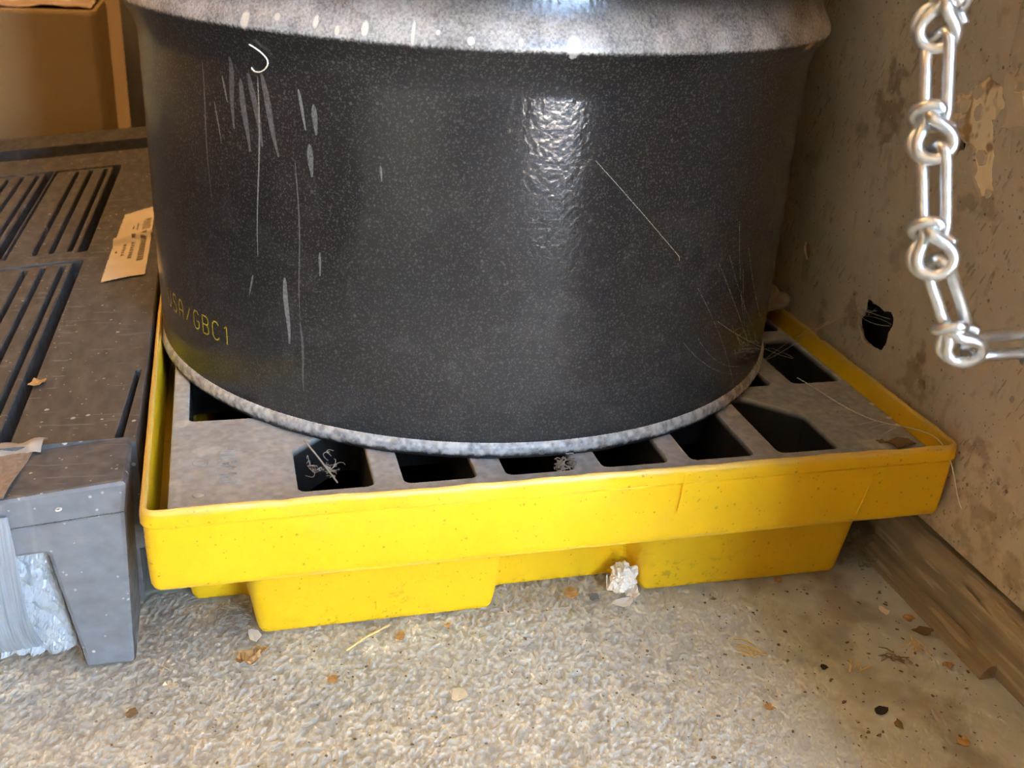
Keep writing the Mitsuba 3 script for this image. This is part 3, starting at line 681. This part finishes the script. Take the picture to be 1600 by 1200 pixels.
# ------------------------------------------------------------------ chain
WR = .0029
def link(E0, E1, hint):
    E0, E1 = np.array(E0, float), np.array(E1, float)
    L = np.linalg.norm(E1 - E0); d = (E1 - E0) / L
    zax = np.array(hint, float); zax -= d * (zax @ d); zax /= np.linalg.norm(zax)
    xax = np.cross(zax, d)
    f = lambda pts: np.array([E0 + L * (x * xax + y * d + z * zax) for x, y, z in pts])
    u = [(-.085, .70, .00), (-.092, .55, -.01), (-.095, .30, -.03), (-.090, .16, -.075), (-.055, .085, -.095), (.0, .045, -.045), (.040, .035, .02), (.080, .075, .065), (.098, .16, .055), (.098, .35, .02), (.098, .55, .01), (.095, .70, .0), (.078, .80, -.035), (.0, .845, -.105), (-.095, .825, -.12), (-.175, .775, -.06), (-.165, .72, .04), (-.075, .695, .105), (.02, .70, .115), (.055, .745, .085)]
    s = [(-.085, .66, .0), (-.080, .74, -.02), (-.085, .83, -.02), (-.110, .92, .0), (-.140, 1.0, .01), (-.125, 1.09, .015), (-.05, 1.15, .02), (.04, 1.155, .03), (.125, 1.10, .045), (.160, 1.01, .06), (.125, .925, .085), (.055, .865, .105), (-.01, .81, .110), (-.045, .76, .075), (-.045, .72, .03)]
    o = [(-.06, .80, -.13), (-.14, .87, -.10), (-.195, .96, -.075), (-.195, 1.04, -.06), (-.14, 1.12, -.04), (-.06, 1.165, -.03)]
    st = [(.03, .785, -.04), (.10, .84, -.03), (.165, .895, -.02)]
    return cat([tube(spline(f(u), 6), WR, 10), tube(spline(f(s), 6), WR, 10), tube(spline(f(o), 5), WR * .85, 8), tube(spline(f(st), 4), WR, 10)])
E = [(.3894, -.1622, .4741), (.3864, -.1813, .4259), (.3865, -.2000, .3758), (.4110, -.2050, .3305), (.4640, -.2040, .3300)]
HINT = np.array([-.3219, -.4340, .0986])
top = np.array([.480, -.296, 1.00]); e0 = np.array(E[0])
n_up = int(round(np.linalg.norm(top - e0) / .053))
ups = [e0 + (top - e0) * k / n_up for k in range(n_up, 0, -1)]
sidee = [np.array([.472, -.250, .347]), np.array([.480, -.296, .366])]
P = ups + [np.array(q_) for q_ in E] + sidee
for a, b in zip(P[:-1], P[1:]):
    add('link', link(a, b, HINT), 'm_chain', smooth=True, parent='hanging_chain')
tag('hanging_chain', 'bright galvanized chain of twisted wire links hanging in front of the wall', 'chain')
for zz, lab in ((1.00, 'small screw hook on the door jamb holding the upper end of the chain'), (.366, 'small screw hook on the door jamb holding the lower end of the chain')):
    add('screw_hook', tube(spline([(.480, -.302, zz + .01), (.480, -.290, zz + .01), (.480, -.283, zz + .002), (.480, -.288, zz - .009), (.480, -.297, zz - .007)], 6), .0022, 8), 'm_chain', smooth=True, label=lab, cat='hook')

# ------------------------------------------------------------------ litter
def chipm(x, y, z, s, seed, flat=.35, asp=1.0, curl=.5, rot=None):
    r = np.random.default_rng(seed)
    a = np.linspace(0, 2 * np.pi, 10)[:-1]
    rr = s * (.55 + .6 * r.random(9))
    ang = r.random() * 6.28 if rot is None else rot
    P = np.column_stack([rr * np.cos(a) * asp, rr * np.sin(a), s * flat * (.25 + r.random(9) * curl + curl * .6 * np.cos(2 * a + ang) ** 2)])
    c, s_ = math.cos(ang), math.sin(ang)
    P[:, :2] = P[:, :2] @ np.array([[c, s_], [-s_, c]])
    top_ = np.vstack([P, [[0, 0, s * flat * .45]]]); bot = top_ - [0, 0, max(.0004, s * .07)]
    n = 9; i = np.arange(n); j = (i + 1) % n
    f = np.vstack([np.stack([i, j, np.full(n, n)], 1), np.stack([10 + j, 10 + i, np.full(n, 19)], 1), np.stack([10 + i, 10 + j, j], 1), np.stack([10 + i, j, i], 1)])
    V = np.vstack([top_, bot]); V[:, 2] -= V[:, 2].min(); V += [x, y, z + .0002]
    return tm(V, f)

# crumpled paper ball
def crumple(c, R, seed):
    s = trimesh.creation.icosphere(3, 1.0)
    v = s.vertices
    k = meshkit.fbm(v * 1.9 + seed, 3, seed) - .5
    q_ = np.abs(meshkit.fbm(v * 2.8 + 9 + seed, 2, seed + 1) - .5)
    v = v * (1 + k * 1.1 - q_ * 1.5)[:, None] * [1.0, .85, 1.05]
    v = v * R
    v[:, 2] -= v[:, 2].min()
    return tm(v + c, s.faces)
ball = cat([crumple(np.array([.3625, .060, .0002]), .0125, 3), chipm(.3690, .0500, .001, .0085, 5, .9, 1.5, .9, 1.1), chipm(.3600, .0440, .0, .007, 8, .4, 1.6, .6, .2), chipm(.3520, .0590, .006, .007, 11, 1.6, .8, .9, .4)])
add('paper_scrap', ball, 'm_paper', smooth=18, label='crumpled cream paper scrap lying against the yellow tray foot', cat='paper scrap')

def litter(name, x, y, s, m, label, cat_, seed, group=None, z=0.0, **kw):
    add({'leaf': 'dry_leaf', 'crumb': 'crumb', 'chip': 'pale_chip', 'seed': 'seed'}[cat_], chipm(x, y, z, s, seed, **kw), m, label=label, cat=cat_, group=group)
litter('leaf_flake', .321, .064, .0075, 'm_leaf', 'orange-brown leaf flake beside the yellow tray, left of the crumpled paper', 'leaf', 21)
litter('leaf_flake', .337, .055, .0055, 'm_greybit', 'small grey crumb between the orange flake and the crumpled paper', 'crumb', 22)
add('dry_leaf', cat([chipm(.064 + dx, .031 + dy, 0, s, sd, .9, 1.5, .9) for dx, dy, s, sd in ((0, 0, .006, 1), (-.007, -.002, .0045, 2), (.007, .004, .005, 3), (.002, -.006, .0035, 4), (.010, .007, .003, 6))]), 'm_leaf', label='curled brown dry leaf on the floor below the left corner of the yellow tray', cat='leaf')
add('dry_leaf', cat([chipm(.007, .011, 0, .0045, 31, .9), chipm(.010, .0085, 0, .004, 32, .6)]), 'm_palechip', label='pale leaf crumb on the floor right of the pallet foot', cat='leaf')
litter('leaf_flake', -.016, -.013, .0050, 'm_brownleaf', 'dark brown leaf crumb on the floor at the lower left', 'leaf', 33)
litter('leaf_flake', .121, -.004, .0048, 'm_leaf', 'small orange leaf flake on the open floor below the left tray foot', 'leaf', 34)
litter('leaf_flake', .175, .035, .0050, 'm_leaf', 'small rust-coloured flake close to the front of the left tray foot', 'leaf', 35)
litter('leaf_flake', .206, -.036, .0060, 'm_palechip', 'pale angular chip lying in the middle of the open floor', 'chip', 36, asp=1.5)
litter('leaf_flake', .213, .041, .0035, 'm_leaf', 'tiny tan flake under the right end of the left tray foot', 'leaf', 37)
litter('leaf_flake', .421, -.091, .0042, 'm_leaf', 'orange flake at the edge of the shade on the lower right floor', 'leaf', 38)
litter('leaf_flake', .501, .050, .0052, 'm_leaf', 'orange chip at the front of the right tray foot', 'leaf', 39, z=.001)
litter('leaf_flake', .569, -.004, .0042, 'm_paper', 'white crumb on the shaded floor near the sill', 'crumb', 40, asp=1.4)
litter('leaf_flake', .584, -.017, .0052, 'm_leaf', 'brown leaf piece right beside the white crumb near the sill', 'leaf', 41)
litter('leaf_flake', .586, -.034, .0060, 'm_brownleaf', 'dark brown curled leaf beside the quarter-round strip', 'leaf', 42, asp=1.6)
litter('leaf_flake', .5965, -.0700, .0065, 'm_leaf', 'largest tan leaf piece leaning on the quarter-round strip', 'leaf', 43, flat=1.0)
litter('leaf_flake', .579, -.076, .0050, 'm_leaf', 'tan leaf piece left of the one leaning on the quarter-round strip', 'leaf', 44, flat=.8)
litter('leaf_flake', .501, -.110, .0040, 'm_darkbit', 'black seed-like speck on the lower right floor', 'seed', 45, asp=1.7, rot=.2)
litter('leaf_flake', .5055, -.125, .0034, 'm_brownleaf', 'brown seed below the black speck on the lower right floor', 'seed', 46, asp=1.5)
litter('leaf_flake', .483, -.059, .0032, 'm_darkbit', 'small dark crumb in the middle of the shaded floor', 'crumb', 47)
litter('leaf_flake', .541, -.149, .0050, 'm_leaf', 'orange leaf flake near the lower right corner of the floor', 'leaf', 48)
add('straw', tube([(.133, .025, .0012), (.151, .0375, .0022), (.169, .049, .0012)], .0009, 6), 'm_straw', label='thin yellow straw on the floor below the left tray foot', cat='straw')
def strawheap(x, y, L, n, seed, ang):
    r = np.random.default_rng(seed); ms = []
    for _ in range(n):
        a = ang + r.normal() * .45; o = r.normal(size=2) * L * .18; l = L * (.4 + .6 * r.random())
        d_ = np.array([math.cos(a), math.sin(a)]) * l / 2
        h = .0006 + r.random() * .003
        ms.append(tube([(x + o[0] - d_[0], y + o[1] - d_[1], .0006), (x + o[0] + r.normal() * .001, y + o[1], h + .0005), (x + o[0] + d_[0], y + o[1] + d_[1], .0006 + r.random() * .002)], .00045, 5))
    return cat(ms)
add('straw_bundle', strawheap(.434, -.031, .024, 12, 1, -1.0), 'm_straw', label='flattened straw-coloured leaf tuft in the middle of the lower right floor', cat='dry tuft')
add('straw_bundle', strawheap(.569, -.050, .020, 10, 2, 1.1), 'm_straw', label='dry straw tuft on the shaded floor nearest the sill', cat='dry tuft')
add('straw_bundle', strawheap(.545, -.061, .018, 9, 3, 2.6), 'm_brownleaf', label='brown dry tuft left of the straw tuft near the sill', cat='dry tuft')
add('straw_bundle', strawheap(.507, -.063, .014, 7, 4, .9), 'm_straw', label='small straw tuft farthest left on the shaded floor', cat='dry tuft')

r = np.random.default_rng(11)
cr = []
for k in range(300):
    x = .30 + .30 * r.random() ** .6; y = -.16 + .24 * r.random()
    if x > .592 or (y > .045 and x < .57): continue
    cr.append(chipm(x, y, 0, .0004 + .0012 * r.random() ** 3, 200 + k, .5, 1 + r.random()))
for k in range(110):
    x = -.05 + .40 * r.random(); y = -.10 + .15 * r.random()
    if x < .0 and y > .03: continue
    cr.append(chipm(x, y, 0, .0005 + .0008 * r.random() ** 2, 900 + k, .5))
add('floor_crumbs', cat(cr), 'm_crumb', kind='stuff', label='fine brown crumbs of leaf and soil scattered over the floor', cat='debris')

def fluff(c, R, n, seed, rad=.0003, flat=.6):
    r = np.random.default_rng(seed); ms = []
    for _ in range(n):
        p = np.array(c) + np.cumsum(np.vstack([r.normal(size=(1, 3)) * R * .45, r.normal(size=(4, 3)) * R * .32]), 0) * [1, 1, flat]
        p[:, 2] = np.maximum(p[:, 2], c[2] - R * .2 + .0002)
        ms.append(tube(spline(p, 4), rad, 4))
    return cat(ms)
add('dust_clump', fluff((.588, .080, .004), .018, 110, 1, .00045, .35), 'm_dust', label='matted dust and hair heaped under the right end of the yellow tray', cat='dust')
add('dust_clump', fluff((.058, .078, .004), .013, 45, 2, .0003, .35), 'm_dust', label='grey dust and web clump at the left tray foot', cat='dust')
add('paper_shred', chipm(.0665, .0555, .001, .005, 60, .5, 1.8), 'm_paper', label='white shred at the bottom corner of the left tray foot', cat='shred')

# litter lying on the deck
litter('leaf_flake', -.0867, .2213, .0075, 'm_leaf', 'tan leaf flake in the groove of the black pallet', 'leaf', 70, z=.142, flat=.8)
add('dry_leaf', cat([chipm(.580, .038, GZ1, .0085, 71, .45, 2.0, .8, .1), chipm(.568, .045, GZ1, .0045, 72, .6, 1.3)]), 'm_brownleaf', label='curled brown leaf on the grate in the right front corner of the tray', cat='leaf')
for i, (x, y) in enumerate(((.5985, .110), (.5990, .083), (.5985, .070))):
    litter('paper_shred', x, y, .0028, 'm_palechip', ['rearmost', 'middle', 'frontmost'][i] + ' of three tiny pale crumbs on the grate along the right rim of the tray', 'crumb', 75 + i, z=GZ1)
# broken piece of wallboard resting on the rim behind the drum
wb = np.array([[(.580 + .0305 * s, .2885 + .075 * t + .003 * math.sin(s * 7) - .010 * (1 - s) * (1 - t), .1508 + .0085 * (s ** 2) * (.5 + meshkit.fbm(np.array([[t * 6, s * 4, 0]]), 3, 3)[0]) + .003 * meshkit.fbm(np.array([[t * 9, s * 7, 2]]), 2, 3)[0]) for s in np.linspace(0, 1, 10)] for t in np.linspace(0, 1, 30)])
add('wallboard_scrap', thick(wb, .002), 'm_dust', smooth=40, label='dusty broken scrap of wallboard resting on the tray rim behind the drum', cat='wallboard scrap')

# ------------------------------------------------------------------ cobwebs and threads
def dpt(a, z, off=.0012):
    a = math.radians(a)
    return (DCX + (RB + off) * math.cos(a), DCY + (RB + off) * math.sin(a), z)
def strand(pts, r=.00018, n=8):
    return tube(spline(pts, n), r, 5)
add('cobweb', cat([strand([dpt(273.5, .358), dpt(281, .322), dpt(289.2, .283)]), strand([dpt(289.2, .283), dpt(302.6, .2127, .003), (.52, .13, .172), (.545, .195, .150)])]), 'm_web', label='fine web thread running down the front of the drum', cat='cobweb')
add('cobweb', cat([strand([(.505, .150, .160), (.560, .160, .163), WXp, ] if False else [(.505, .150, .160), (.555, .175, .165), (.606, .190, .180), (.6126, .150, .196), (.6124, .126, .199)]), strand([(.50, .142, .150), (.55, .19, .155), (.606, .20, .176), (.6126, .165, .193)])]), 'm_web', label='pair of web threads from the drum to the hole in the wall', cat='cobweb')
add('cobweb', cat([strand([(.6122, .171, .189), (.6105, .150, .191), (.6122, .127, .1975)], .0003), strand([(.6122, .170, .196), (.6110, .155, .1985), (.6122, .129, .203)], .00025), strand([(.6122, .168, .202), (.611, .160, .197), (.6122, .152, .2045)], .00025), fluff((.6118, .165, .196), .006, 12, 9, .0002)]), 'm_web', label='web strands across the ragged hole in the wall', cat='cobweb')
add('cobweb', cat([strand([(.555, .165, .1345), (.562, .110, .137), (.575, .055, .143), (.592, .012, .150), (.604, -.004, .122), (.611, -.012, .099)], .00042), strand([(.575, .055, .143), (.566, .062, .1355)], .0002), strand([(.572, .062, .142), (.560, .070, .1352)], .0002), strand([(.579, .045, .145), (.57, .05, .1355)], .0002)]), 'm_thread', label='long web thread from the grate over the tray rim to the wall', cat='cobweb')
add('cobweb', cat([fluff(dpt(310, .185, .004), .020, 16, 14, .00008, 1.0)]), 'm_web', label='tangled web on the lower right side of the drum', cat='cobweb')
wr_ = np.random.default_rng(5); ws = []
for k in range(9):
    a0, z0 = 284 + 26 * wr_.random(), .30 - .11 * wr_.random()
    a1, z1 = 308 + 12 * wr_.random(), .150 + .05 * wr_.random()
    ws.append(strand([dpt(a0, z0), dpt((a0 + a1) / 2 + wr_.normal(), (z0 + z1) / 2 - .006), dpt(a1, z1, .0025)], .00007))
add('cobweb', cat(ws), 'm_web', label='spread of fine web threads on the lower right of the drum shell', cat='cobweb')
add('cobweb', cat([fluff((.127, .084, .124), .009, 22, 21, .00022, 1.0), strand([(.112, .108, .136), (.120, .092, .131), (.128, .078, .124), (.133, .070, .119)], 0.0007)]), 'm_web', label='grey web clump in the first front slot of the grate', cat='cobweb')
add('cobweb', fluff((.299, .052, .130), .006, 30, 22, .0004, .7), 'm_web', label='small web clump in the third front slot of the grate', cat='cobweb')
add('fibre', tube(spline([dpt(226.16, .4180, .0085), dpt(226.9, .4165, .0080), dpt(228.33, .4094, .0045), dpt(227.4, .4022, .0018), dpt(225.82, .3996), dpt(225.05, .4020)], 6), .00055, 6), 'm_paper', label='curled white fibre stuck on the drum below the hoop', cat='fibre')
